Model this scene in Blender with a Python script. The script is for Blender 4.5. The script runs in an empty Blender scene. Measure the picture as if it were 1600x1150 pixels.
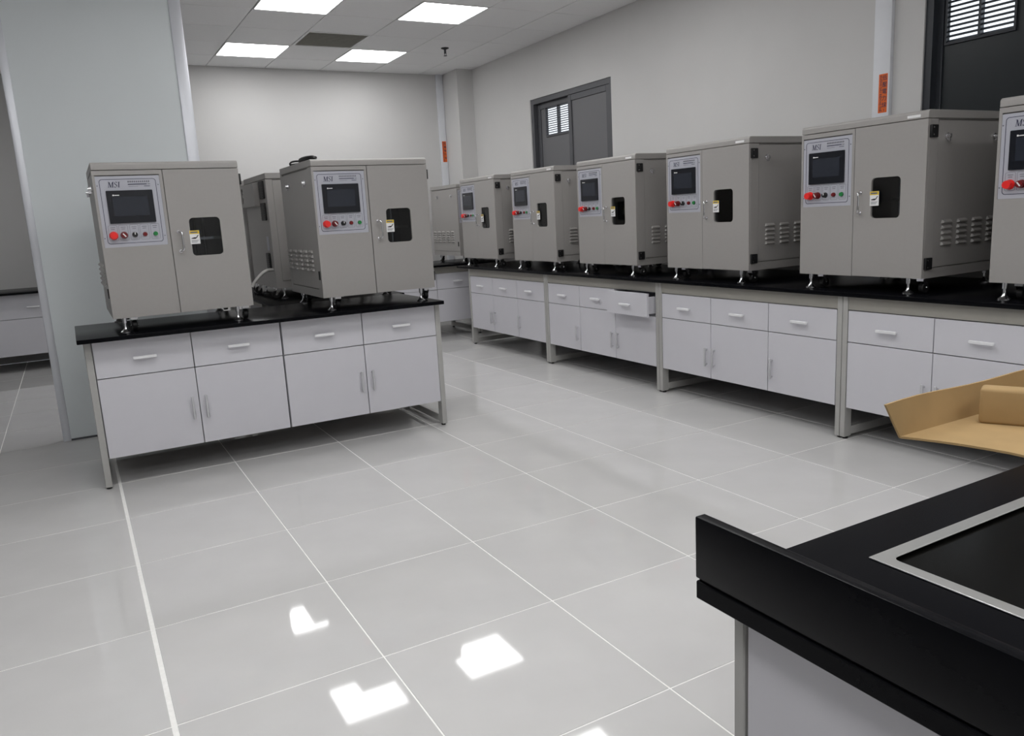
import bpy, bmesh, math, random
from mathutils import Vector, Matrix
random.seed(7)
PI = math.pi
SC = bpy.context.scene
COL = SC.collection

# ------------------------------------------------------------------ camera, world, exposure
FPX = 1225.934
def make_camera():
    yaw, pitch, roll = 0.503, 0.1932, -0.0549
    cy, sy, cp, sp = math.cos(yaw), math.sin(yaw), math.cos(pitch), math.sin(pitch)
    f = Vector((sy*cp, cy*cp, -sp)); r = Vector((cy, -sy, 0)); u = r.cross(f)
    c, s = math.cos(roll), math.sin(roll)
    r2 = c*r + s*u; u2 = -s*r + c*u
    m = Matrix(((r2.x, u2.x, -f.x, -0.0589), (r2.y, u2.y, -f.y, -3.3005), (r2.z, u2.z, -f.z, 1.285), (0, 0, 0, 1)))
    cd = bpy.data.cameras.new('camera'); cd.sensor_fit = 'HORIZONTAL'; cd.sensor_width = 36
    cd.lens = FPX/1600*36; cd.shift_x = -1/1600; cd.clip_start = 0.02
    co = bpy.data.objects.new('camera', cd); COL.objects.link(co); co.matrix_world = m
    SC.camera = co
make_camera()
w = bpy.data.worlds.new('overcast_sky'); SC.world = w; w.use_nodes = True
w.node_tree.nodes['Background'].inputs[0].default_value = (0.86, 0.93, 1.0, 1)
w.node_tree.nodes['Background'].inputs[1].default_value = 1.3
SC.view_settings.view_transform = 'Standard'; SC.view_settings.look = 'None'
SC.view_settings.gamma = 1; SC.view_settings.use_curve_mapping = False
SC.view_settings.exposure = 0.0
PANEL_EMIT = 11.2
SC.cycles.max_bounces = 10; SC.cycles.diffuse_bounces = 5; SC.cycles.glossy_bounces = 5

# ------------------------------------------------------------------ materials
def lin(c): return tuple((v/255/12.92 if v/255 <= .04045 else ((v/255+.055)/1.055)**2.4) for v in c)
def mat(name, rgb, rough=.5, metal=0., coat=0., var=.04, scale=30., bump=0., spec=.5, emit=0., rand=0.):
    m = bpy.data.materials.new(name); m.use_nodes = True
    nt = m.node_tree; b = nt.nodes['Principled BSDF']; c = lin(rgb)
    b.inputs['Roughness'].default_value = rough; b.inputs['Metallic'].default_value = metal
    b.inputs['Coat Weight'].default_value = coat; b.inputs['Coat Roughness'].default_value = .08
    b.inputs['Specular IOR Level'].default_value = spec
    tc = nt.nodes.new('ShaderNodeTexCoord'); no = nt.nodes.new('ShaderNodeTexNoise')
    no.inputs['Scale'].default_value = scale; no.inputs['Detail'].default_value = 4
    nt.links.new(tc.outputs['Object'], no.inputs['Vector'])
    rp = nt.nodes.new('ShaderNodeValToRGB')
    rp.color_ramp.elements[0].position = .3; rp.color_ramp.elements[1].position = .7
    rp.color_ramp.elements[0].color = (*[v*(1-var) for v in c], 1)
    rp.color_ramp.elements[1].color = (*[min(1, v*(1+var)) for v in c], 1)
    nt.links.new(no.outputs['Fac'], rp.inputs['Fac'])
    out = rp.outputs['Color']
    if rand:
        oi = nt.nodes.new('ShaderNodeObjectInfo'); mr = nt.nodes.new('ShaderNodeMapRange')
        mr.inputs['To Min'].default_value = 1-rand; mr.inputs['To Max'].default_value = 1+rand
        hs = nt.nodes.new('ShaderNodeHueSaturation')
        nt.links.new(oi.outputs['Random'], mr.inputs['Value']); nt.links.new(mr.outputs[0], hs.inputs['Value'])
        nt.links.new(out, hs.inputs['Color']); out = hs.outputs['Color']
    nt.links.new(out, b.inputs['Base Color'])
    if bump:
        bp = nt.nodes.new('ShaderNodeBump'); bp.inputs['Strength'].default_value = bump; bp.inputs['Distance'].default_value = .002
        nt.links.new(no.outputs['Fac'], bp.inputs['Height']); nt.links.new(bp.outputs['Normal'], b.inputs['Normal'])
    if emit:
        b.inputs['Emission Color'].default_value = (1, 1, 1, 1); b.inputs['Emission Strength'].default_value = emit
    return m
M = {}
M['tile'] = mat('polished_porcelain', (204, 203, 202), .045, var=.025, scale=5, spec=.5, rand=.02)
M['grout'] = mat('white_grout', (246, 245, 242), .6, scale=60)
M['wall'] = mat('warm_white_paint', (208, 207, 206), .75, var=.012, scale=3)
M['wall_dim'] = mat('darkened_wall_paint', (130, 130, 130), .75, var=.012, scale=3)  # unseen left wall, darkened to cut light bounced from that side
M['ceil'] = mat('mineral_ceiling_tile', (240, 240, 241), .85, var=.03, scale=160, bump=.2, rand=.015)
M['ceilgap'] = mat('ceiling_grid_gap', (150, 150, 150), .8)
M['lightframe'] = mat('white_light_frame', (225, 225, 225), .5)
M['panel_light'] = mat('lit_diffuser', (255, 255, 255), .5, emit=PANEL_EMIT)
M['black_grille'] = mat('grey_vent_grille', (236, 234, 226), .6)
M['partition'] = mat('pale_grey_glass_panel', (226, 232, 234), .45, var=.015, scale=2)
M['alu'] = mat('bright_aluminium_trim', (222, 224, 230), .35, metal=.35, var=.03, scale=4)
M['steel_frame'] = mat('grey_painted_steel', (172, 171, 168), .45, var=.02)
M['rail'] = mat('taupe_painted_rail', (150, 147, 140), .5, var=.02)
M['white'] = mat('white_laminate', (206, 205, 211), .42, var=.01, scale=8)
M['inset'] = mat('black_inset_surface', (9, 9, 8), .2, var=.1, scale=60, spec=.15)
M['carcass'] = mat('white_board_edge', (160, 160, 163), .6)
M['handle'] = mat('satin_handle_top_lit', (236, 236, 238), .4, metal=.1, var=.03)  # drawer handles, light caught on their tops put into the colour
M['handle_grey'] = mat('satin_grey_handle', (196, 196, 199), .4, metal=.2)
M['epoxy'] = mat('black_epoxy_worktop', (10, 10.5, 14), .27, var=.08, scale=90, spec=.075)
M['machine'] = mat('beige_grey_powder_coat', (157, 154, 151), .42, var=.012, scale=60, bump=.03)
M['dark'] = mat('dark_cavity', (22, 22, 24), .7)
M['liner'] = mat('chamber_steel', (70, 72, 75), .35, metal=.5)
M['chrome'] = mat('chrome', (225, 225, 228), .15, metal=1., var=.02)
M['rubber'] = mat('black_rubber', (18, 18, 19), .5)
M['blackp'] = mat('black_plastic', (20, 20, 22), .45)
M['screenframe'] = mat('screen_bezel', (14, 17, 26), .3)
M['screen'] = mat('switched_off_screen', (42, 46, 55), .2, var=.02)
M['plate'] = mat('silver_panel_film', (178, 179, 188), .4, var=.01)
M['ink'] = mat('dark_blue_ink', (45, 45, 70), .6)
M['inkg'] = mat('grey_ink', (110, 110, 118), .6)
M['red'] = mat('red_plastic', (235, 45, 42), .35)
M['darkred'] = mat('dark_red_plastic', (110, 18, 22), .35)
M['green'] = mat('green_plastic', (30, 125, 62), .35)
M['yellow'] = mat('yellow_print', (222, 190, 20), .5)
M['paper'] = mat('white_sticker', (232, 232, 232), .5)
M['orange'] = mat('orange_sticker', (226, 100, 18), .5)
M['winframe'] = mat('grey_aluminium_frame', (82, 83, 87), .45, var=.02)
M['winpane'] = mat('grey_filmed_pane', (104, 104, 107), .3, var=.02, scale=2)
M['winpane_dark'] = mat('pane_with_dark_reflection', (33, 38, 41), .3, var=.03, scale=2)  # dark reflection put into the pane colour
M['winframe_dark'] = mat('dark_aluminium_frame', (42, 46, 52), .45, var=.02)
M['trunk'] = mat('white_plastic_trunking', (222, 224, 229), .45, var=.01)
M['card'] = mat('brown_cardboard', (168, 140, 97), .85, var=.06, scale=14, bump=.08)
M['steel'] = mat('brushed_steel', (200, 200, 198), .33, metal=.75, var=.05, scale=12)
M['hose'] = mat('white_hose', (205, 204, 200), .5)
M['cord'] = mat('black_cable', (16, 16, 18), .5)
def glass(name):
    m = bpy.data.materials.new(name); m.use_nodes = True; nt = m.node_tree
    nt.nodes.remove(nt.nodes['Principled BSDF'])
    o = nt.nodes['Material Output']; t = nt.nodes.new('ShaderNodeBsdfTransparent'); g = nt.nodes.new('ShaderNodeBsdfGlossy')
    t.inputs[0].default_value = (.6, .62, .64, 1); g.inputs['Roughness'].default_value = .03
    fr = nt.nodes.new('ShaderNodeFresnel'); fr.inputs[0].default_value = 1.5
    x = nt.nodes.new('ShaderNodeMixShader')
    nt.links.new(fr.outputs[0], x.inputs[0]); nt.links.new(t.outputs[0], x.inputs[1]); nt.links.new(g.outputs[0], x.inputs[2])
    nt.links.new(x.outputs[0], o.inputs['Surface']); return m
M['glass'] = glass('tinted_viewing_glass')

# ------------------------------------------------------------------ mesh helpers
class MB:
    def __init__(s): s.v = []; s.f = []; s.m = []
    def add(s, vs, fs, m=0):
        o = len(s.v); s.v += [tuple(p) for p in vs]
        for f in fs: s.f.append([i+o for i in f]); s.m.append(m)
        return s
    def box(s, x0, x1, y0, y1, z0, z1, m=0):
        return s.add([(x0,y0,z0),(x1,y0,z0),(x1,y1,z0),(x0,y1,z0),(x0,y0,z1),(x1,y0,z1),(x1,y1,z1),(x0,y1,z1)],
                     [(3,2,1,0),(4,5,6,7),(0,1,5,4),(1,2,6,5),(2,3,7,6),(3,0,4,7)], m)
    def cyl(s, p0, p1, r0, r1=None, n=12, m=0):
        r1 = r0 if r1 is None else r1
        p0 = Vector(p0); p1 = Vector(p1); d = (p1-p0).normalized()
        a = d.orthogonal().normalized(); b = d.cross(a)
        vs = []
        for p, r in ((p0, r0), (p1, r1)):
            vs += [p + r*(math.cos(2*PI*i/n)*a + math.sin(2*PI*i/n)*b) for i in range(n)]
        fs = [(i, (i+1) % n, n+(i+1) % n, n+i) for i in range(n)] + [tuple(range(n-1, -1, -1)), tuple(range(n, 2*n))]
        return s.add(vs, fs, m)
    def tube(s, pts, r, n=8, m=0):
        pts = [Vector(p) for p in pts]; k = len(pts); vs = []; a = None
        for i, p in enumerate(pts):
            d = (pts[min(i+1, k-1)]-pts[max(i-1, 0)]).normalized()
            a = d.orthogonal().normalized() if a is None else (a - d*a.dot(d)).normalized()
            b = d.cross(a)
            vs += [p + r*(math.cos(2*PI*j/n)*a + math.sin(2*PI*j/n)*b) for j in range(n)]
        fs = [(i*n+j, i*n+(j+1) % n, (i+1)*n+(j+1) % n, (i+1)*n+j) for i in range(k-1) for j in range(n)]
        fs += [tuple(range(n-1, -1, -1)), tuple(range((k-1)*n, k*n))]
        return s.add(vs, fs, m)
    def lathe(s, prof, c, n=16, m=0):          # prof = [(r, z)], about vertical axis through c
        k = len(prof); vs = []
        for r, z in prof: vs += [(c[0]+r*math.cos(2*PI*j/n), c[1]+r*math.sin(2*PI*j/n), c[2]+z) for j in range(n)]
        fs = [(i*n+j, i*n+(j+1) % n, (i+1)*n+(j+1) % n, (i+1)*n+j) for i in range(k-1) for j in range(n)]
        fs += [tuple(range(n-1, -1, -1)), tuple(range((k-1)*n, k*n))]
        return s.add(vs, fs, m)
    def rrect(s, F, u0, u1, v0, v1, r, d0, d1, n=5, m=0):   # rounded plate; F(u, v, d) -> xyz ; d1 is the outer side
        pts = rr(u0, u1, v0, v1, r, n); k = len(pts)
        vs = [F(u, v, d0) for u, v in pts] + [F(u, v, d1) for u, v in pts]
        return s.add(vs, [tuple(range(k-1, -1, -1)), tuple(range(k, 2*k))] + [(i, (i+1) % k, k+(i+1) % k, k+i) for i in range(k)], m)
    def ring(s, F, U, H, r, d0, d1, n=5, m=0, ro=0):      # plate U=(u0,u1,v0,v1) with a rounded hole H
        inn = rr(*H, r, n); k = len(inn); q = k//4
        if ro:
            out = rr(*U, ro, n)
            vs = [F(*p, d) for d in (d0, d1) for p in inn] + [F(*p, d) for d in (d0, d1) for p in out]
            for i in range(k):
                j = (i+1) % k
                s_f = [(k+i, k+j, 3*k+j, 3*k+i), (i, 2*k+i, 2*k+j, j), (i, j, k+j, k+i), (2*k+i, 3*k+i, 3*k+j, 2*k+j)]
                if i == 0: o = len(s.v); s.v += [tuple(p) for p in vs]
                for f in s_f: s.f.append([x+o for x in f]); s.m.append(m)
            return s
        oc = [(U[0], U[2]), (U[1], U[2]), (U[1], U[3]), (U[0], U[3])]
        vs = [F(*p, d0) for p in inn] + [F(*p, d1) for p in inn] + [F(*p, d0) for p in oc] + [F(*p, d1) for p in oc]
        fs = []
        for c in range(4):
            for i in range(c*q, c*q+q-1):
                fs.append((k+i, k+i+1, 2*k+4+c)); fs.append((i+1, i, 2*k+c))
            i = c*q+q-1; j = (i+1) % k; c2 = (c+1) % 4
            fs.append((k+i, k+j, 2*k+4+c2, 2*k+4+c)); fs.append((j, i, 2*k+c, 2*k+c2))
            fs.append((2*k+c, 2*k+c2, 2*k+4+c2, 2*k+4+c))
        for i in range(k): fs.append(((i+1) % k, i, k+i, k+(i+1) % k))
        return s.add(vs, fs, m)
    def build(s, name, mats, parent=None, bevel=0., seg=2, smooth=True, loc=None):
        me = bpy.data.meshes.new(name); me.from_pydata(s.v, [], s.f)
        for mm in (mats if isinstance(mats, (list, tuple)) else [mats]): me.materials.append(M[mm])
        for p, i in zip(me.polygons, s.m): p.material_index = i
        bm = bmesh.new(); bm.from_mesh(me)
        bmesh.ops.recalc_face_normals(bm, faces=bm.faces)
        if bevel:
            ed = [e for e in bm.edges if len(e.link_faces) == 2 and e.calc_face_angle(0) > .6]
            bmesh.ops.bevel(bm, geom=ed, offset=bevel, segments=seg, profile=.5, affect='EDGES', clamp_overlap=True)
        bm.to_mesh(me); bm.free()
        if smooth:
            me.polygons.foreach_set('use_smooth', [True]*len(me.polygons)); me.set_sharp_from_angle(angle=.7)
        return link(name, me, parent, loc)
def rr(u0, u1, v0, v1, r, n=5):
    out = []
    for (cu, cv, a) in ((u0+r, v0+r, PI), (u1-r, v0+r, 1.5*PI), (u1-r, v1-r, 0), (u0+r, v1-r, .5*PI)):
        out += [(cu+r*math.cos(a+i*PI/2/(n-1)), cv+r*math.sin(a+i*PI/2/(n-1))) for i in range(n)]
    return out
def link(name, me, parent=None, loc=None):
    o = bpy.data.objects.new(name, me); COL.objects.link(o)
    if parent is not None: o.parent = parent
    if loc: o.location = loc
    return o
def thing(name, label, cat, loc=(0, 0, 0), rz=0., group=None):
    o = bpy.data.objects.new(name, None); COL.objects.link(o); o.empty_display_size = .1
    o.location = loc; o.rotation_euler = (0, 0, rz)
    return tag(o, label, cat, group)
def tag(o, label, cat, group=None):
    o['label'] = label; o['category'] = cat
    if group: o['group'] = group
    return o
def struct(o, label=None, cat=None):
    o['kind'] = 'structure'
    if label: o['label'] = label
    if cat: o['category'] = cat
    return o
def kids(o): return [c for c in bpy.data.objects if c.parent == o]
def snapshot(root):                       # [(object, parent index)] of a thing, taken once
    out = [(root, -1)]; i = 0
    while i < len(out):
        for c in kids(out[i][0]): out.append((c, i))
        i += 1
    return out
def dup(snap, label, loc, rz=None, scale=None, group=None):
    new = []
    for o, p in snap:
        c = o.copy(); COL.objects.link(c)
        if p >= 0: c.parent = new[p]
        new.append(c)
    r = new[0]; r['label'] = label; r.location = loc
    if rz is not None: r.rotation_euler = (0, 0, rz)
    if scale: r.scale = scale
    if group: r['group'] = group
    return r
_txt = {}
def text_mesh(s, size, shear=0., bold=0.):
    key = (s, size, shear, bold)
    if key in _txt: return _txt[key]
    cu = bpy.data.curves.new('t', 'FONT'); cu.body = s; cu.size = size; cu.shear = shear; cu.offset = bold
    cu.align_x = 'CENTER'; cu.align_y = 'CENTER'; cu.resolution_u = 2
    ob = bpy.data.objects.new('t', cu); COL.objects.link(ob)
    bpy.context.view_layer.update()
    me = bpy.data.meshes.new_from_object(ob.evaluated_get(bpy.context.evaluated_depsgraph_get()))
    vs = [tuple(v.co) for v in me.vertices]; fs = [tuple(p.vertices) for p in me.polygons]
    bpy.data.objects.remove(ob); bpy.data.curves.remove(cu); bpy.data.meshes.remove(me)
    _txt[key] = (vs, fs); return vs, fs
def put_text(mb, F, s, u, v, size, d, m=0, shear=0., bold=0., rot=0.):
    vs, fs = text_mesh(s, size, shear, bold); c, n = math.cos(rot), math.sin(rot)
    mb.add([F(u + x*c - y*n, v + x*n + y*c, d) for x, y, _ in vs], fs, m)

# ------------------------------------------------------------------ room shell
XW, YW, ZC = 4.365, 5.743, 2.973
X0, YB, YL, XJ = -3.5, -5.5, 6.6, 0.3          # left wall, back wall, deeper far wall on the left, jog
fl = struct(MB().box(X0, XW, YB, YL, -.06, -.0015).build('floor', 'grout', smooth=False))
def tile_mesh(name, sx, sy, t, m, bev):
    o = MB().box(0, sx, 0, sy, -t, 0).build(name, m, None, bevel=bev, seg=1)
    me = o.data; bpy.data.objects.remove(o); return me
tm = tile_mesh('tile', .595, .595, .012, 'tile', .0008)
for i in range(-6, 8):
    for j in range(-9, 11):
        x, y = i*.6+.0025, j*.6+.0025
        if x > XW-.05 or y > YL: continue
        if x > XJ and y > YW: continue
        x1, y1 = min(i*.6+.5975, XW), min(j*.6+.5975, YL)
        if i == -1: x1 = .005
        if i == 0: x = .020
        o = link('tile', tm, fl, (x, y, 0)); o.scale = ((x1-x)/.595, (y1-y)/.595, 1)
ce = struct(MB().box(X0, XW, YB, YL, ZC+.008, ZC+.08).build('ceiling', 'ceilgap', smooth=False))
LIGHTS = [(1.7702+1.2*a, 4.895-1.8*b) for a, bs in ((-3, (0,)), (-2, (3, 4, 5)), (-1, (3, 4, 5)), (0, range(6)), (1, (0, 1, 2, 5))) for b in bs]  # two leftmost columns are unseen panels added as fill light
VENT = (2.3702, 4.295)
ctm = tile_mesh('ceiling_tile', .593, .593, .014, 'ceil', .002)
for i in range(-9, 5):
    for j in range(-3, 18):
        cx, cy = 1.7702+.6*i, 4.895-.6*j
        if any(abs(cx-a)+abs(cy-b) < .1 for a, b in LIGHTS+[VENT]): continue
        xa, xb, ya, yb = max(cx-.2965, X0), min(cx+.2965, XW), max(cy-.2965, YB), min(cy+.2965, YL)
        if xb-xa < .03 or yb-ya < .03: continue
        if cx > XJ+.3 : yb = min(yb, YW)
        if yb-ya < .03: continue
        o = link('ceiling_tile', ctm, ce, (xa, ya, ZC+.014)); o.scale = ((xb-xa)/.593, (yb-ya)/.593, 1)
W1 = (2.64, 4.05, 1.0, 2.44); W2 = (-1.75, -.335, 1.0, 2.44)
mb = MB(); T = .2
for a, b in ((YB, W2[0]), (W2[1], W1[0]), (W1[1], YW+T)): mb.box(XW, XW+T, a, b, 0, ZC+.08)
for W in (W1, W2): mb.box(XW, XW+T, W[0], W[1], 0, W[2]); mb.box(XW, XW+T, W[0], W[1], W[3], ZC+.08)
struct(mb.build('wall_right', 'wall', smooth=False))
struct(MB().box(XJ, XW, YW, YW+T, 0, ZC+.08).build('wall_far', 'wall', smooth=False))
struct(MB().box(X0, XJ, YL, YL+T, 0, ZC+.08).box(XJ, XJ+.1, YW+T, YL+T, 0, ZC+.08).build('wall_far_left', 'wall', smooth=False))
struct(MB().box(X0-T, X0, YB-T, YL+T, 0, ZC+.08).build('wall_left', 'wall_dim', smooth=False))
struct(MB().box(X0, XW+T, YB-T, YB, 0, ZC+.08).build('wall_back', 'wall', smooth=False))
struct(MB().box(4.16, XW, 5.33, YW, 0, ZC).build('wall_pilaster', 'wall', smooth=False))
# freestanding partition behind the left bench
pt = struct(MB().box(-.225, .735, 2.416, 2.47, .012, ZC).build('wall_partition', 'partition', smooth=False))
MB().box(.722, .795, 2.408, 2.478, 0, ZC).build('edge_trim', 'alu', pt, bevel=.004)
MB().box(-.25, -.205, 2.408, 2.478, 0, ZC).build('edge_trim', 'alu', pt, bevel=.004)
MB().box(-.205, .722, 2.41, 2.474, 0, .012).build('bottom_trim', 'winframe', pt)

# windows: grey aluminium sliding sashes, the left sash with a louvred vent
def window(name, W, louv, pm, fm, sash_y, nslat, stile):
    y0, y1, z0, z1 = W
    root = struct(MB().box(XW+.012, XW+.10, y1-.045, y1, z0, z1).box(XW+.012, XW+.10, y0, y0+.045, z0, z1)
        .box(XW+.012, XW+.10, y0+.045, y1-.045, z1-.05, z1).box(XW+.012, XW+.10, y0+.045, y1-.045, z0, z0+.05).build(name, fm, smooth=False))
    a, b = sash_y                                # meeting stile
    def sash(ya, yb, xa, hole):
        s = stile
        zb, zt = z0+.05, z1-.052
        o = MB().box(xa, xa+.035, ya, ya+s, zb, zt).box(xa, xa+.035, yb-s, yb, zb, zt).box(xa, xa+.035, ya+s, yb-s, zt-s, zt).box(xa, xa+.035, ya+s, yb-s, zb, zb+s).build('sash', fm, root, bevel=.003, seg=1)
        F = lambda u, v, d: (xa+.018-d, u, v)
        if hole:
            MB().ring(F, (ya+s, yb-s, zb+s, zt-s), hole, .002, 0, .006, n=2).build('pane', pm, o, smooth=False)
            h0, h1, k0, k1 = hole; mid = (h0+h1)/2
            MB().box(xa-.002, xa+.035, mid-.006, mid+.006, k0, k1).build('louver_mullion', fm, o)
            MB().box(xa-.001, xa+.03, h0-.012, h0, k0-.012, k1+.012).box(xa-.001, xa+.03, h1, h1+.012, k0-.012, k1+.012).box(xa-.001, xa+.03, h0, h1, k0-.012, k0).box(xa-.001, xa+.03, h0, h1, k1, k1+.012).build('louver_frame', fm, o)
            p = (k1-k0)/nslat; me = None
            for c0, c1 in ((h0, mid-.006), (mid+.006, h1)):
                for k in range(nslat):
                    if me is None:
                        hh = p*.58
                        q = MB().add([(0, 0, 0), (.012, 0, hh*.8), (.012, 1, hh*.8), (0, 1, 0), (0, 0, .003), (.012, 0, hh), (.012, 1, hh), (0, 1, .003)],
                            [(3,2,1,0),(4,5,6,7),(0,1,5,4),(1,2,6,5),(2,3,7,6),(3,0,4,7)]).build('slat', fm, None)
                        me = q.data; bpy.data.objects.remove(q)
                    q = link('slat', me, o, (xa+.006, c0, k0+p*k)); q.scale = (1, c1-c0, 1)
        else:
            MB().box(xa+.012, xa+.018, ya+s, yb-s, zb+s, zt-s).build('pane', pm, o, smooth=False)
    sash(b, y1-.05, XW+.055, louv)
    sash(y0+.05, a, XW+.018, None)
    return root
window('window_1', W1, (3.40, 3.84, 2.06, 2.34), 'winpane', 'winframe', (3.37, 3.31), 13, .055)
window('window_2', W2, (-.80, -.435, 2.10, 2.385), 'winpane_dark', 'winframe_dark', (-1.03, -1.09), 11, .03)

# cable trunking with orange warning sticker
def trunking(F, u0, u1, z0, dep, lab, s0, s1, v0, v1):
    mb = MB(); P = [F(u0, z0, 0), F(u1, ZC, dep)]
    o = tag(mb.add([F(u, v, d) for d in (0, dep) for u, v in ((u0, z0), (u1, z0), (u1, ZC), (u0, ZC))],
        [(3,2,1,0),(4,5,6,7),(0,1,5,4),(1,2,6,5),(2,3,7,6),(3,0,4,7)]).build('cable_trunking', 'trunk', None, bevel=.003), lab, 'cable trunking')
    st = MB().rrect(F, s0, s1, v0, v1, .002, dep, dep+.0012, n=2).build('warning_sticker', 'orange', o)
    tx = MB(); h = v1-v0; wd = s1-s0
    for k, ch in enumerate('低壓電力線'):
        put_text(tx, F, ch, s0+wd*.68, v1-h*(.11+.175*k), wd*.56, dep+.0018, bold=.0003)
    put_text(tx, F, '!', s0+wd*.68, v1-h*.95, wd*.4, dep+.0018, bold=.0006)
    put_text(tx, F, 'ĐƯỜNG DÂY ĐIỆN HẠ THẾ', s0+wd*.24, (v0+v1)/2, h*.074, dep+.0018, rot=-PI/2, bold=.0003)
    tx.build('lettering', 'ink', st, smooth=False)
trunking(lambda u, v, d: (XW-d, -u, v), .035, .148, .795, .03, 'white cable trunking with orange warning sticker on right wall beside dark louvred window', .078, .136, 1.765, 1.988)
trunking(lambda u, v, d: (u, YW-d, v), 4.072, 4.156, 0, .03, 'white cable trunking with orange warning sticker in far corner beside pilaster', 4.093, 4.146, 1.955, 2.20)

# ceiling fittings
rows = ['row nearest far wall', 'second row from far wall', 'third row from far wall', 'fourth row from far wall', 'fifth row from far wall', 'row nearest back wall']
cols = ['unseen fill added beyond the partition', 'unseen fill added far left', 'column above the left bench', 'middle column', 'column nearest the right wall']
lsnap = None
for n, (x, y) in enumerate(LIGHTS):
    lab = 'square lit ceiling panel, %s, %s' % (cols[round((x-1.7702)/1.2)+3], rows[round((4.895-y)/1.8)])
    if lsnap is None:
        t = thing('ceiling_light', lab, 'ceiling light', (x, y, ZC), 0, 'lit square ceiling panels')
        F = lambda u, v, d: (u, v, d)
        MB().ring(F, (-.297, .297, -.297, .297), (-.286, .286, -.286, .286), .012, -.003, .02, n=4).build('frame', 'lightframe', t)
        MB().rrect(F, -.286, .286, -.286, .286, .012, -.0005, .015, n=4).build('diffuser', 'panel_light', t, smooth=False)
        lsnap = snapshot(t)
    else: dup(lsnap, lab, (x, y, ZC))
t = thing('ceiling_vent', 'square dark grey ceiling vent panel between lit panels', 'vent', (*VENT, ZC))
F = lambda u, v, d: (u, v, d)
MB().ring(F, (-.297, .297, -.297, .297), (-.275, .275, -.275, .275), .01, -.002, .02, n=3).build('frame', 'ceil', t)
MB().box(-.275, .275, -.275, .275, .012, .02).build('backing', 'black_grille', t)
for k in range(18):
    y = -.268+k*.0305
    MB().add([(-.275, y, .0), (.275, y, .0), (.275, y+.018, .011), (-.275, y+.018, .011), (-.275, y, -.001), (.275, y, -.001), (.275, y+.019, .010), (-.275, y+.019, .010)],
        [(0,1,2,3),(7,6,5,4),(0,4,5,1),(1,5,6,2),(2,6,7,3),(3,7,4,0)]).build('slat', 'black_grille', t)
t = thing('fire_sprinkler', 'small dark fire sprinkler hanging from the ceiling tiles', 'sprinkler', (3.56, 4.33, ZC))
MB().lathe([(.04, .001), (.04, -.006), (.02, -.014), (.012, -.016)], (0, 0, 0)).build('flange', 'blackp', t)
MB().lathe([(.012, -.014), (.012, -.05), (.006, -.055)], (0, 0, 0), n=10).cyl((-.011, 0, -.05), (-.006, 0, -.075), .003).cyl((.011, 0, -.05), (.006, 0, -.075), .003).build('nozzle', 'winframe', t)
MB().lathe([(.018, -.074), (.018, -.078)], (0, 0, 0), n=12).build('deflector', 'winframe', t)

# ------------------------------------------------------------------ benches
TOP, TH = .795, .022
UND = TOP-TH
def worktop(x0, x1, y0, y1, label):
    o = MB().box(0, x1-x0, 0, y1-y0, 0, TH).build('worktop', 'epoxy', None, bevel=.003, loc=(x0, y0, UND))
    return tag(o, label, 'worktop')
def bar_handle(mb, x, z, L, vert):
    # slim bar standing off the front (front plane y=0, outwards is -y)
    h = L/2
    if vert:
        mb.box(x-.006, x+.006, -.028, -.016, z-h, z+h); mb.box(x-.004, x+.004, -.018, .0, z-h+.008, z-h+.018); mb.box(x-.004, x+.004, -.018, .0, z+h-.018, z+h-.008)
    else:
        mb.box(x-h, x+h, -.028, -.016, z-.007, z+.007); mb.box(x-h+.008, x-h+.018, -.018, .0, z-.004, z+.004); mb.box(x+h-.018, x+h-.008, -.018, .0, z-.004, z+.004)
def cabinet(label, loc, rz, L, n, zb, zm, zt, depth, doors, open_i=None, gapx=None, group=None):
    """x along the front, y into the cabinet; zb bottom, zm drawer/door split, zt top of drawer fronts (heights above floor)"""
    t = thing('bench_cabinet', label, 'cabinet', (loc[0], loc[1], zb), rz, group)
    b = 0
    car = MB()
    e = .016
    car.box(0, e, .019, depth, 0, UND-zb).box(L-e, L, .019, depth, 0, UND-zb).box(e, L-e, .019, depth, 0, e)
    car.box(e, L-e, depth-e, depth, e, UND-zb).box(e, L-e, .019, depth-e, UND-zb-e, UND-zb)
    for i in range(1, n): car.box(L*i/n-.008, L*i/n+.008, .022, depth-e, e, UND-zb-e)
    car.box(e, L-e, .022, depth-e, zm-zb-.008, zm-zb+.008)
    if zt < UND-.03: car.box(e, L-e, .019, .035, zt-zb-.004, UND-zb-e)
    car.build('carcass', 'carcass', t, smooth=False)
    wd = L/n; g = .0022
    for i in range(n):
        x0, x1 = i*wd+g, (i+1)*wd-g
        yo = -.075 if open_i == i else 0
        d = MB().box(x0, x1, yo, yo+.018, zm-zb+g, zt-zb-g)
        if open_i == i:
            d.box(x0+.02, x0+.032, yo+.018, .40, zm-zb+.02, zt-zb-.03).box(x1-.032, x1-.02, yo+.018, .40, zm-zb+.02, zt-zb-.03).box(x0+.032, x1-.032, yo+.018, .40, zm-zb+.02, zm-zb+.03)
        o = d.build('drawer', 'white', t, bevel=.0012, seg=1)
        h = MB(); bar_handle(h, 0, 0, .112, False); h.build('handle', 'handle', o, bevel=.002, seg=1, loc=((x0+x1)/2, yo, zm-zb+(zt-zm)*.47))
        o = MB().box(x0, x1, 0, .018, g, zm-zb-g).build('door', 'white', t, bevel=.0012, seg=1)
        hx = x1-.032 if doors[i] == 'R' else x0+.032
        h = MB(); bar_handle(h, 0, 0, .122, True); h.build('handle', 'handle_grey', o, bevel=.002, seg=1, loc=(hx, 0, zm-zb-.215))
    return t
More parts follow.
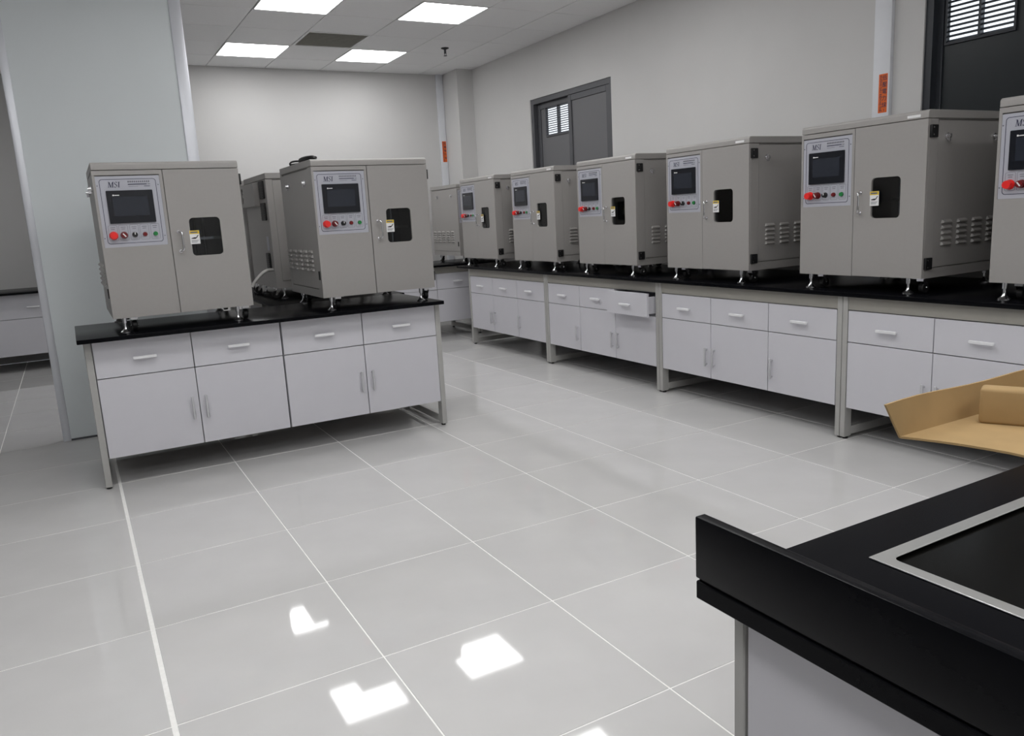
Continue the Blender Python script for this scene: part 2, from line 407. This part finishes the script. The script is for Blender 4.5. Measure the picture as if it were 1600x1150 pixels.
def frame(label, loc, rz, L, depth, w=.03, rail=True, top=UND, yl=0., dl=.055):
    t = thing('bench_stand', label, 'stand', (loc[0], loc[1], 0), rz)
    for x in (0, L-w):
        for y in (yl, depth-dl):
            MB().box(x, x+w, y, y+dl, .012, top).build('leg', 'steel_frame', t, bevel=.002, seg=1)
            MB().lathe([(.014, 0), (.014, .008), (.008, .012)], (x+w/2, y+dl/2, 0), n=10).build('foot', 'rubber', t)
        MB().box(x, x+w, yl+dl, depth-dl, .02, .065).build('foot_rail', 'steel_frame', t, bevel=.002, seg=1)
        MB().box(x, x+w, yl+dl, depth-dl, top-.04, top).build('side_rail', 'steel_frame', t, bevel=.002, seg=1)
    if rail:
        MB().box(w, L-w, yl+.004, yl+.018, .702, top).build('front_rail', 'rail', t, bevel=.002, seg=1)
    MB().box(w, L-w, depth-.03, depth, top-.05, top).build('back_rail', 'rail', t, bevel=.002, seg=1)
    return t
# left bench (faces the camera)
worktop(-.082, 1.887, 1.05, 1.80, 'black worktop of the left bench under two front-facing machines')
cabinet('white cabinet at left end of left bench, two drawers over two doors', (-.02, 1.13), 0, .934, 2, .158, .577, UND-.002, .60, 'RL')
cabinet('white cabinet at right end of left bench, two drawers over two doors', (.919, 1.13), 0, .936, 2, .158, .577, UND-.002, .60, 'RL')
lst = frame('grey steel frame with floor rails carrying the left bench', (-.055, 1.125), 0, 1.94, .66, rail=False, w=.032)
MB().box(.034, 1.906, .612, .626, .012, UND-.055).build('back_panel', 'rail', lst, bevel=.001, seg=1)  # unseen panel added to block light and keep the floor underneath dark
# rear bench behind it
worktop(1.05, 1.93, 1.803, 4.1, 'black worktop behind the left bench under the machine seen from its back')
cabinet('white cabinet below the rear machine, hidden behind the left bench', (1.90, 2.04), PI/2, 1.76, 4, .165, .53, .70, .70, 'RLRL')  # unseen, extended to block light under the left bench
frame('grey steel frame carrying the worktop behind the left bench', (1.905, 2.5), PI/2, 1.34, .80)
# far bench
worktop(2.35, 4.10, 4.42, 5.3, 'black worktop of the far bench by the pilaster corner')
cabinet('white cabinet of the far bench, partly hidden behind left bench machine', (2.40, 4.5), 0, 1.44, 3, .175, .53, .70, .55, 'RLR')
frame('grey steel frame carrying the far bench', (2.37, 4.497), 0, 1.50, .75)
# far left bench
worktop(-1.7, .1, 5.78, 6.56, 'black worktop of the bench seen left of the pale partition')
cabinet('grey-white cabinet of the bench seen left of the pale partition', (-1.63, 5.85), 0, 1.6, 2, .165, .53, UND-.002, .55, 'LL')
frame('steel frame of the bench left of the pale partition', (-1.665, 5.845), 0, 1.67, .70, rail=False)
# right bench: four units, running away from the camera along the right wall
XF = 3.443
worktop(XF-.03, XW-.002, -2.2, 4.09, 'long black worktop of the bench along the right wall')
B = [3.882, 2.400, .925, -.565, -2.05]
info = ['farthest unit of the right bench', 'second unit from far end of right bench, one drawer open',
        'third unit from far end of right bench', 'nearest unit of right bench, behind cardboard']
for k in range(4):
    hi, lo = B[k], B[k+1]
    frame('grey steel frame around the ' + info[k].split(',')[0], (XF-.002, hi), -PI/2, hi-lo-.003, .86)
    cabinet('white three-drawer cabinet, ' + info[k], (XF, hi-.032), -PI/2, hi-lo-.067, 3, .175, .532, .70, .55,
            ['RLL', 'RRL', 'RLL', 'RLL'][k], open_i=2 if k == 1 else None, group='white cabinets of the right bench')

# ------------------------------------------------------------------ machines
W_, D_, H_ = .705, .73, .785
def make_machine():
    """origin: bench level under the middle of the front; front looks to -y; body from z=FZ"""
    t = thing('test_machine', '', 'machine', (0, 0, 0), 0, 'beige test machines on the benches')
    FZ = .078; h = W_/2
    X = lambda x: x-h
    Ff = lambda u, v, d: (u-h, -d, v+FZ)                       # front plane, d outwards
    Fr = lambda u, v, d: (h+d, u, v+FZ)                        # right side (u from the front)
    Fl = lambda u, v, d: (-h-d, u, v+FZ)
    Fb = lambda u, v, d: (u-h, D_+d, v+FZ)                     # back, u from the same left edge
    ZL = .744                                                  # lid underside
    b = MB()
    b.ring(Ff, (.0115, W_-.0115, .005, ZL-.002), (.36, .66, .22, .56), .03, -.030, -.014)         # core front with chamber opening
    b.add([Fl(u, v, -.010) for u, v in ((.02, .0), (D_-.004, .0), (D_-.004, ZL), (.02, ZL))], [(0, 1, 2, 3)])
    b.add([Fr(u, v, -.010) for u, v in ((.02, .0), (D_-.004, .0), (D_-.004, ZL), (.02, ZL))], [(3, 2, 1, 0)])
    b.box(-h+.0115, h-.0115, .0145, D_-.005, FZ+.0005, FZ+.0045)
    b.box(-h+.0115, h-.0115, D_-.004, D_-.0005, FZ+.0005, FZ+ZL)
    for Fs in (Fr, Fl): b.ring(Fs, (.013, D_, 0, ZL), (.076, D_-.045, .047, ZL-.0015), .002, -.012, 0, n=2)
    b.build('body', 'machine', t, smooth=False)
    rl = .015; z0, z1 = FZ+ZL+.003, FZ+H_
    pf = [(D_, z0), (0, z0), (0, z1-rl)] + [(rl-rl*math.cos(a*PI/12), z1-rl+rl*math.sin(a*PI/12)) for a in range(1, 6)] + [(rl, z1), (D_, z1)]
    n_ = len(pf)
    MB().add([(x, y, z) for x in (-h, h) for y, z in pf], [tuple(range(n_)), tuple(range(2*n_-1, n_-1, -1))] + [(i, (i+1) % n_, n_+(i+1) % n_, n_+i) for i in range(n_)]).build('lid', 'machine', t, bevel=.002, seg=1)
    # fixed front panel on the left with an opening for the control panel
    MB().ring(Ff, (0, .3235, 0, ZL), (.012, .309, .362, .722), .002, -.0135, 0, n=2).build('front_panel', 'machine', t, smooth=False)
    # control panel
    cp = MB().rrect(Ff, .0125, .3085, .3625, .7165, .001, -.010, -.002, n=2)
    cp.ring(Ff, (.028, .290, .380, .702), (.0305, .2875, .3825, .6995), .012, -.002, -.0014, m=1, ro=.014)
    for i, cx in enumerate((.060, .108, .158, .206, .256)):
        cp.ring(Ff, (cx-.021, cx+.021, .396, .473), (cx-.0198, cx+.0198, .3972, .4718), .005, -.002, -.0015, m=2, ro=.006)
        for q in range(2): cp.box(X(cx-.011+.002*q), X(cx+.011-.003*q), .0005, .0021, FZ+.461-.009*q, FZ+.4635-.009*q, 2)
    for su, sv in ((.018, .67), (.299, .67), (.018, .41), (.299, .41)): cp.cyl(Ff(su, sv, -.003), Ff(su, sv, -.0005), .003, n=8, m=2)
    cp = cp.build('control_panel', ['plate', 'ink', 'inkg'], t)
    lt = MB()
    def pl(*p): lt.add([Ff(u+.12*(v-.66), v, -.0012) for u, v in p], [tuple(range(len(p)))])
    def bar(u0, v0, u1, v1, w): pl((u0, v0), (u0+w, v0), (u1+w, v1), (u1, v1))
    bar(.068, .661, .068, .688, .0022); bar(.068, .688, .0765, .661, .0045); bar(.0765, .661, .085, .688, .0022); bar(.085, .661, .085, .688, .0045)
    for u0, u1, v in ((.065, .073, .661), (.082, .092, .661), (.064, .071, .6868), (.086, .092, .6868), (.110, .120, .661), (.110, .120, .6868)): pl((u0, v), (u1, v), (u1, v+.0014), (u0, v+.0014))
    bar(.1128, .661, .1128, .688, .0045)
    sp = [(.1065, .6835), (.1035, .6875), (.0985, .688), (.0955, .685), (.0955, .6805), (.0985, .677), (.1035, .673), (.1065, .669), (.1065, .6645), (.103, .6612), (.098, .6612), (.0948, .6655)]
    for (a, b_), (c, d_) in zip(sp, sp[1:]): pl((a-.0015, b_-.001), (a+.0015, b_+.001), (c+.0015, d_+.001), (c-.0015, d_-.001))
    k = 0; u = .158
    while u < .262:                                            # illegible line of small characters
        lt.box(X(u), X(u+.0065), .0007, .0015, FZ+.684, FZ+.690, 1); lt.box(X(u+.002), X(u+.0045), .0006, .0015, FZ+.6855, FZ+.6925, 1); u += .0095
    lt.box(X(.158), X(.246), .0007, .0015, FZ+.6725, FZ+.6765, 0); lt.box(X(.25), X(.262), .0007, .0015, FZ+.673, FZ+.676, 1)
    lt.box(X(.160), X(.205), .0007, .0015, FZ+.663, FZ+.6645, 1); lt.box(X(.232), X(.260), .0007, .0015, FZ+.663, FZ+.6655, 0)
    lt.build('lettering', ['ink', 'inkg'], cp, smooth=False)
    sc = MB().rrect(Ff, .052, .267, .482, .645, .003, -.003, .006, n=3)
    sc.rrect(Ff, .077, .241, .518, .613, .002, .004, .0065, n=2, m=1)
    sc.build('screen', ['screenframe', 'screen', 'paper'], cp, bevel=0)
    sc = bpy.data.objects[[o.name for o in kids(cp)][-1]]
    lg = MB().box(X(.080), X(.087), -.0072, -.0062, FZ+.6185, FZ+.6255).box(X(.0885), X(.111), -.0072, -.0062, FZ+.6195, FZ+.6235); lg.build('screen_mark', 'paper', cp, smooth=False)
    def button(u, r, out, m, lab, extra=None):
        bt = MB(); v = .422
        bt.cyl(Ff(u, v, -.002), Ff(u, v, .004), r*1.08, n=18, m=1)
        bt.cyl(Ff(u, v, .004), Ff(u, v, out*.55), r*.72, n=14, m=0)
        bt.cyl(Ff(u, v, out*.55), Ff(u, v, out), r, r*.85, n=18, m=0)
        if extra: extra(bt, u, v, out)
        bt.build('button', [m, 'chrome' if m in ('blackp', 'green') else m, 'paper'], cp)['label'] = lab
    button(.060, .0195, .030, 'red', 'red mushroom emergency stop button')
    button(.108, .0165, .026, 'darkred', 'dark red emergency knob', lambda bt, u, v, o: bt.add([Ff(u-.009, v+.007, o+.0004), Ff(u-.004, v+.010, o+.0004), Ff(u+.009, v-.007, o+.0004), Ff(u+.004, v-.010, o+.0004)], [(0, 1, 2, 3)], 2))
    button(.158, .0135, .020, 'blackp', 'black selector knob', lambda bt, u, v, o: bt.box(X(u-.002), X(u+.002), -o-.001, -o+.002, FZ+v, FZ+v+.011, 2))
    button(.206, .0105, .010, 'darkred', 'small dark red indicator lamp')
    button(.256, .0115, .012, 'green', 'small green push button')
    # door
    d = MB().ring(Ff, (.3275, W_-.001, .0015, ZL), (.424, .580, .294, .493), .020, -.0135, .0015).build('door', 'machine', t, smooth=False)
    MB().rrect(Ff, .420, .584, .290, .497, .02, -.0125, -.0085).build('window_pane', 'glass', d, smooth=False)
    hx = .376
    arc = [(hx-.010, .002, .425), (hx-.009, .022, .4245), (hx-.004, .033, .423), (hx+.002, .037, .417), (hx+.003, .0375, .405), (hx+.003, .0375, .342), (hx+.002, .037, .330), (hx-.004, .033, .324), (hx-.009, .022, .3225), (hx-.010, .002, .322)]
    MB().tube([Ff(a, c, e) for a, e, c in [(p[0], p[1], p[2]) for p in arc]], .0052, n=10).cyl(Ff(hx-.01, .425, .001), Ff(hx-.01, .425, .006), .009).cyl(Ff(hx-.01, .322, .001), Ff(hx-.01, .322, .006), .009).build('handle', 'chrome', d)
    s = MB().rrect(Ff, .419, .468, .356, .427, .001, .0016, .0024, n=2)
    s.add([Ff(*p, .0026) for p in ((.4195, .409), (.4675, .409), (.4675, .4265), (.4195, .4265))], [(0, 1, 2, 3)], 1)
    s.add([Ff(*p, .0028) for p in ((.424, .4135), (.460, .4135), (.460, .4215), (.424, .4215))], [(0, 1, 2, 3)], 3)
    s.add([Ff(*p, .0027) for p in ((.425, .387), (.440, .391), (.450, .391), (.460, .404), (.463, .402), (.455, .389), (.447, .383), (.438, .383), (.427, .384))], [tuple(range(9))], 2)
    for q in range(3): s.add([Ff(*p, .0027) for p in ((.425, .3745-.005*q), (.462-.004*q, .3745-.005*q), (.462-.004*q, .3765-.005*q), (.425, .3765-.005*q))], [(0, 1, 2, 3)], 3)
    s.build('warning_sticker', ['paper', 'yellow', 'blackp', 'inkg'], d, smooth=False)
    # chamber behind the pane
    c = MB(); a = [(u-h, y, v+FZ) for y in (.030, .40) for u, v in ((.36, .22), (.66, .22), (.66, .56), (.36, .56))]
    c.add(a, [(4, 5, 6, 7), (0, 4, 7, 3), (1, 2, 6, 5), (0, 1, 5, 4), (3, 7, 6, 2)])
    c.build('chamber_liner', 'liner', t, smooth=False)
    g = MB()
    for u in (.47, .515): g.cyl(Ff(u, .222, -.16), Ff(u, .558, -.16), .008, n=8)
    g.box(X(.37), X(.65), .14, .18, FZ+.375, FZ+.39)
    g.build('specimen_rack', 'chrome', t)
    # small white label on the lid near the right corner
    MB().rrect(Ff, .600, .665, .755, .767, .001, -.0005, .0008, n=2).build('lid_label', 'paper', t)
    # side panels, knobs and louvres
    lv = None
    for Fs, sgn in ((Fr, 1), (Fl, -1)):
        p = MB().rrect(Fs, .0775, D_-.0465, .052, ZL-.008, .002, -.009, -.0005, n=2).build('side_panel', 'machine', t, smooth=False)
        for u in (.142, .530):
            MB().cyl(Fs(u, .664, -.001), Fs(u, .664, .007), .015, n=14).cyl(Fs(u, .664, .007), Fs(u, .664, .022), .012, .009, n=12).box(*sorted((Fs(u-.004, 0, .006)[0], Fs(u, 0, .019)[0])), u-.004, u+.004, FZ+.640, FZ+.664).build('knob', 'chrome', p)
        F0 = lambda u, v, dd: (sgn*dd, u, v)
        vs = [F0(.007, .018, 0), F0(.075, .018, 0), F0(0, 0, 0), F0(.082, 0, 0), F0(.006, .003, .011), F0(.076, .003, .011), F0(.008, .009, .011), F0(.074, .009, .011)]
        me = MB().add(vs, [(0, 1, 7, 6), (6, 7, 5, 4), (4, 5, 3, 2), (0, 6, 4, 2), (1, 3, 5, 7)]).build('louver', 'machine', None)
        m_ = me.data; bpy.data.objects.remove(me)
        for cu in range(5):
            for rv in range(5):
                link('louver', m_, p, Fs(.132+.124*cu, .257-.0265*rv, -.0005))
    for v in (.042, .659):
        MB().rrect(Fr, .010, .060, v, v+.057, .003, 0, .012, n=3).cyl(Fr(.024, v+.012, .011), Fr(.024, v+.012, .0135), .005, n=8, m=1).cyl(Fr(.024, v+.045, .011), Fr(.024, v+.045, .0135), .005, n=8, m=1).build('hinge', ['blackp', 'chrome'], t, bevel=.002, seg=1)
    MB().rrect(Fl, .024, .040, .105, .155, .002, 0, .006, n=2).build('latch', 'blackp', t)
    # feet and castors
    for fx in (.052, W_-.085):
        for fy in (.03, D_-.06):
            x = X(fx)
            MB().lathe([(.026, 0), (.026, .005), (.020, .010), (.009, .020), (.006, .034), (.0065, .050), (.011, .050), (.011, FZ+.002)], (x, fy, 0), n=14).build('leveling_foot', 'chrome', t)
            cx, cyy = x+.048, fy+.030
            c = MB().box(cx-.036, cx+.030, cyy-.028, cyy+.028, FZ-.004, FZ).box(cx-.017, cx+.017, cyy-.014, cyy+.014, FZ-.016, FZ-.004)
            for sx in (-.016, .014): c.add([(cx+sx, cyy-.014, FZ-.012), (cx+sx+.002, cyy-.014, FZ-.012), (cx+sx+.002, cyy+.014, FZ-.012), (cx+sx, cyy+.014, FZ-.012), (cx+sx, cyy+.012, .026), (cx+sx+.002, cyy+.012, .026), (cx+sx+.002, cyy+.026, .026), (cx+sx, cyy+.026, .026)], [(0,1,2,3),(4,7,6,5),(0,4,5,1),(1,5,6,2),(2,6,7,3),(3,7,4,0)])
            c = c.cyl((cx-.019, cyy+.018, .029), (cx+.019, cyy+.018, .029), .005, n=8).build('caster', 'chrome', t)
            MB().cyl((cx-.012, cyy+.018, .029), (cx+.012, cyy+.018, .029), .0275, n=18).build('wheel', 'rubber', c, bevel=.003, seg=1)
    # back fittings
    MB().ring(Fb, (.24, .69, .575, .735), (.60, .675, .60, .715), .03, 0, .035).build('fan_box', 'machine', t, smooth=False)
    fan = MB(); cu, cv = .6375, .6575
    for a in range(4):
        an = a*PI/2+.6; an2 = an+.75
        fan.add([Fb(cu, cv, .02), Fb(cu+.036*math.cos(an), cv+.05*math.sin(an), .026), Fb(cu+.036*math.cos(an2), cv+.05*math.sin(an2), .018), Fb(cu, cv, .016), Fb(cu+.036*math.cos(an2), cv+.05*math.sin(an2), .014)], [(0, 1, 2), (3, 4, 1)])
    fan.cyl(Fb(cu, cv, .01), Fb(cu, cv, .03), .012, n=10)
    fan.build('fan', 'steel', t)
    for u0, u1, v0, v1 in ((.055, .175, .618, .738), (.060, .180, .470, .590), (.085, .175, .135, .245)):
        gr = MB().rrect(Fb, u0, u1, v0, v1, .01, 0, .012)
        for q in range(6): gr.box(u0-h+.01, u1-h-.01, D_+.012, D_+.015, FZ+v0+.012+q*(v1-v0-.02)/6, FZ+v0+.02+q*(v1-v0-.02)/6)
        gr.build('vent_grille', 'blackp', t)
    MB().rrect(Fb, .085, .150, .262, .360, .002, 0, .001, n=2).build('rating_plate', 'plate', t)
    return t
root = make_machine()
snap = snapshot(root)
def place(label, loc, rz, s, first=False):
    if first:
        root['label'] = label; root.location = loc; root.rotation_euler = (0, 0, rz); root.scale = s; return root
    return dup(snap, label, loc, rz, s)
YM = 1.15; sl = (.986, .986, .984)
place('beige test machine at the left end of the left bench, in front of pale partition', ((.098+.791)/2, YM, TOP), 0, sl, True)
mB = place('beige test machine at right end of left bench, black cord on its lid', ((1.181+1.878)/2, YM, TOP), 0, sl)
mC = place('beige test machine seen from its back between the two left bench machines, white hose', (1.16+D_*.986, 2.2+.72/2, TOP), PI/2, (1.02, .986, .984))
place('beige test machine farther along the rear bench, almost hidden by left bench machines', (1.16+D_*.986, 3.04+.72/2, TOP), PI/2, (1.02, .986, .984))
place('beige test machine on the far bench, its louvred left side showing', (3.665+.335, 4.5, TOP), 0, (.95, .95, .975))
sr = (1.033, 1.0, 1.0)
ys = [(-2.006, -1.278, 'beige test machine nearest the camera on right bench, cut off at right edge'),
      (-.958, -.230, 'first full beige test machine from right on right bench, below dark louvred window'),
      (.151, .890, 'second full beige test machine from right on right bench'),
      (1.221, 1.955, 'third full beige test machine from the right, middle of the right bench row'),
      (2.291, 3.010, 'fourth full beige test machine from the right, below the grey window'),
      (3.336, 4.070, 'farthest beige test machine on right bench, at its far end')]
for a, b, lab in ys: place(lab, (3.5, (a+b)/2, TOP), -PI/2, ((b-a)/W_, 1.0, 1.0))
for m_ in (root, mB, mC):
    for c in kids(m_):
        if c.name.startswith('lid_label'): bpy.data.objects.remove(c)
# white hose leaving the back of the rear machine (part of that machine only)
for c in kids(mC):
    if c.name.startswith('side_panel') and min(v.co.x for v in c.data.vertices) < 0:
        for g in kids(c):
            if g.name.startswith('louver') and g.location.y > .56: bpy.data.objects.remove(g)
pts = [(1.165, 2.26, .998), (1.125, 2.25, 1.0), (1.085, 2.235, .985), (1.045, 2.22, .955), (1.005, 2.21, .91), (.975, 2.20, .84), (.955, 2.2, .74), (.945, 2.2, .55), (.94, 2.2, .3)]
inv = (Matrix.Translation(mC.location) @ Matrix.Rotation(PI/2, 4, 'Z') @ Matrix.Diagonal((1.02, .986, .984, 1))).inverted()
def smooth_path(p, k=4):
    p = [Vector(q) for q in p]; out = []
    for i in range(len(p)-1):
        a, b, c, d = p[max(i-1, 0)], p[i], p[i+1], p[min(i+2, len(p)-1)]
        for j in range(k):
            t = j/k
            out.append(.5*((2*b)+(c-a)*t+(2*a-5*b+4*c-d)*t*t+(3*b-a-3*c+d)*t*t*t))
    return out+[p[-1]]
MB().tube([inv @ q for q in smooth_path(pts)], .011, n=10).build('hose', 'hose', mC)['label'] = 'white hose'
# black cord coiled on the lid of the right machine of the left bench
zt = TOP+(.078+H_)*.984
mb = MB(); pts = []
for i in range(120):
    a = i/120*2*PI*5; k = i/120
    pts.append((1.228+.030*math.cos(a)*(1-.08*math.sin(3*a))+.006*math.sin(a*.37), 1.375+.135*math.sin(a)+.02*math.sin(a*.41), zt+.006+.014*k+.004*abs(math.sin(a*.5))))
mb.tube(pts, .0055, n=6)
pts = smooth_path([(1.22, 1.48, zt+.016), (1.198, 1.54, zt+.020), (1.190, 1.60, zt+.018), (1.194, 1.64, zt+.008), (1.20, 1.60, zt+.006), (1.225, 1.50, zt+.006)])
mb.tube(pts, .0055, n=6)
mb.box(1.215, 1.26, 1.29, 1.34, zt, zt+.026)
tag(mb.build('power_cord', 'cord', None), 'black power cord coiled on lid of right machine of left bench', 'cord')

# ------------------------------------------------------------------ sink bench in the foreground
SX, SY = .607, -2.562
SXE, SYE = 2.3, -4.6
sk = (.842, 1.30, -3.15, -2.652)
wt = MB().ring(lambda u, v, d: (u, v, d), (SX, SXE, SYE, SY), sk, .012, TOP-.026, TOP, n=4).build('worktop', 'epoxy', None, bevel=.002, seg=1)
tag(wt, 'black foreground worktop with recessed steel-rimmed black inset', 'worktop')
MB().box(SX, SX+.017, SYE, SY, TOP+.004, TOP+.090).box(SX+.003, SX+.017, SYE, SY-.003, TOP, TOP+.004).build('upstand', 'epoxy', wt, bevel=.003)
ins = MB().ring(lambda u, v, d: (u, v, d), (sk[0]-.002, sk[1]+.002, sk[2]-.002, sk[3]+.002), (sk[0]+.019, sk[1]-.019, sk[2]+.019, sk[3]-.019), .012, TOP+.0002, TOP+.0025, n=5).build('steel_rim', 'steel', None, bevel=.0008, seg=1)
ins.parent = wt
MB().rrect(lambda u, v, d: (u, v, d), sk[0]+.002, sk[1]-.002, sk[2]+.002, sk[3]-.002, .014, TOP-.024, TOP-.004).build('inset_panel', 'inset', wt, smooth=False)
t = thing('bench_stand', 'grey steel frame and white back panel under the foreground worktop', 'stand', (0, 0, 0))
for y in (-2.610, -4.5):
    for x in (SX+.040, 2.2):
        MB().box(x, x+.05, y, y+.019, .012, TOP-.026).build('leg', 'steel_frame', t, bevel=.002, seg=1)
        MB().lathe([(.014, 0), (.014, .008), (.008, .012)], (x+.025, y+.015, 0), n=10).build('foot', 'rubber', t)
    MB().box(SX+.09, 2.2, y, y+.03, .02, .065).build('foot_rail', 'steel_frame', t, bevel=.002, seg=1)
MB().box(SX+.043, SX+.061, -4.47, -2.6135, .16, TOP-.026).build('back_panel', 'white', t, bevel=.001, seg=1)

# ------------------------------------------------------------------ cardboard on the sink bench, sticking out over its far edge
zc = TOP+.0005
def sheet(mb, grid, t):
    n, m = len(grid), len(grid[0])
    vs = [p for r in grid for p in r]; vs2 = [(x, y, z+t) for x, y, z in vs]
    k = len(vs); fs = []
    for i in range(n-1):
        for j in range(m-1):
            a, b, c, d = i*m+j, i*m+j+1, (i+1)*m+j+1, (i+1)*m+j
            fs.append((a, b, c, d)); fs.append((k+d, k+c, k+b, k+a))
    bd = [i for i in range(m)] + [i*m+m-1 for i in range(1, n)] + [(n-1)*m+j for j in range(m-2, -1, -1)] + [i*m for i in range(n-2, 0, -1)]
    for a, b in zip(bd, bd[1:]+bd[:1]): fs.append((a, k+a, k+b, b))
    mb.add(vs+vs2, fs)
t = thing('cardboard_tray', 'open brown cardboard sheet with raised back flap overhanging the foreground worktop', 'cardboard', (1.36, -2.34, zc))
g = []
for i in range(13):
    s = i/12; y = -2.334-.45*s
    row = []
    for j in range(11):
        q = j/10; xl = 1.362+.05*s*2.4+.003*math.sin(9*s)
        row.append((xl+(2.0-xl)*q-1.36, y+2.34, .004*math.sin(s*5)*(1-q)*(1 if s < .45 else 0)*.8))
    g.append(row)
mb = MB(); sheet(mb, g, .0045); mb.build('base', 'card', t)
mb = MB(); vs = []
for d in (0, .0045):
    for i in range(13):
        q = i/12
        vs += [(1.362+.638*q-1.36, .004+d, .0005), (1.322+.678*q-1.36, .012+d+.004*math.sin(7*q), .0755+.002*math.sin(11*q))]
fs = []
for i in range(12):
    a = 2*i
    fs += [(a, a+2, a+3, a+1), (26+a, 26+a+1, 26+a+3, 26+a+2), (a+1, a+3, 26+a+3, 26+a+1), (a, 26+a, 26+a+2, a+2)]
fs += [(0, 1, 27, 26), (24, 50, 51, 25)]
mb.add(vs, fs); mb.build('back_flap', 'card', t)
bx = MB().box(0, .26, 0, .045, 0, .077).build('small_carton', 'card', None, bevel=.008, seg=3, loc=(1.559, -2.377, zc+.0046))
bx.rotation_euler = (0, 0, math.radians(-64))
tag(bx, 'small brown cardboard carton lying on the open cardboard sheet', 'carton')
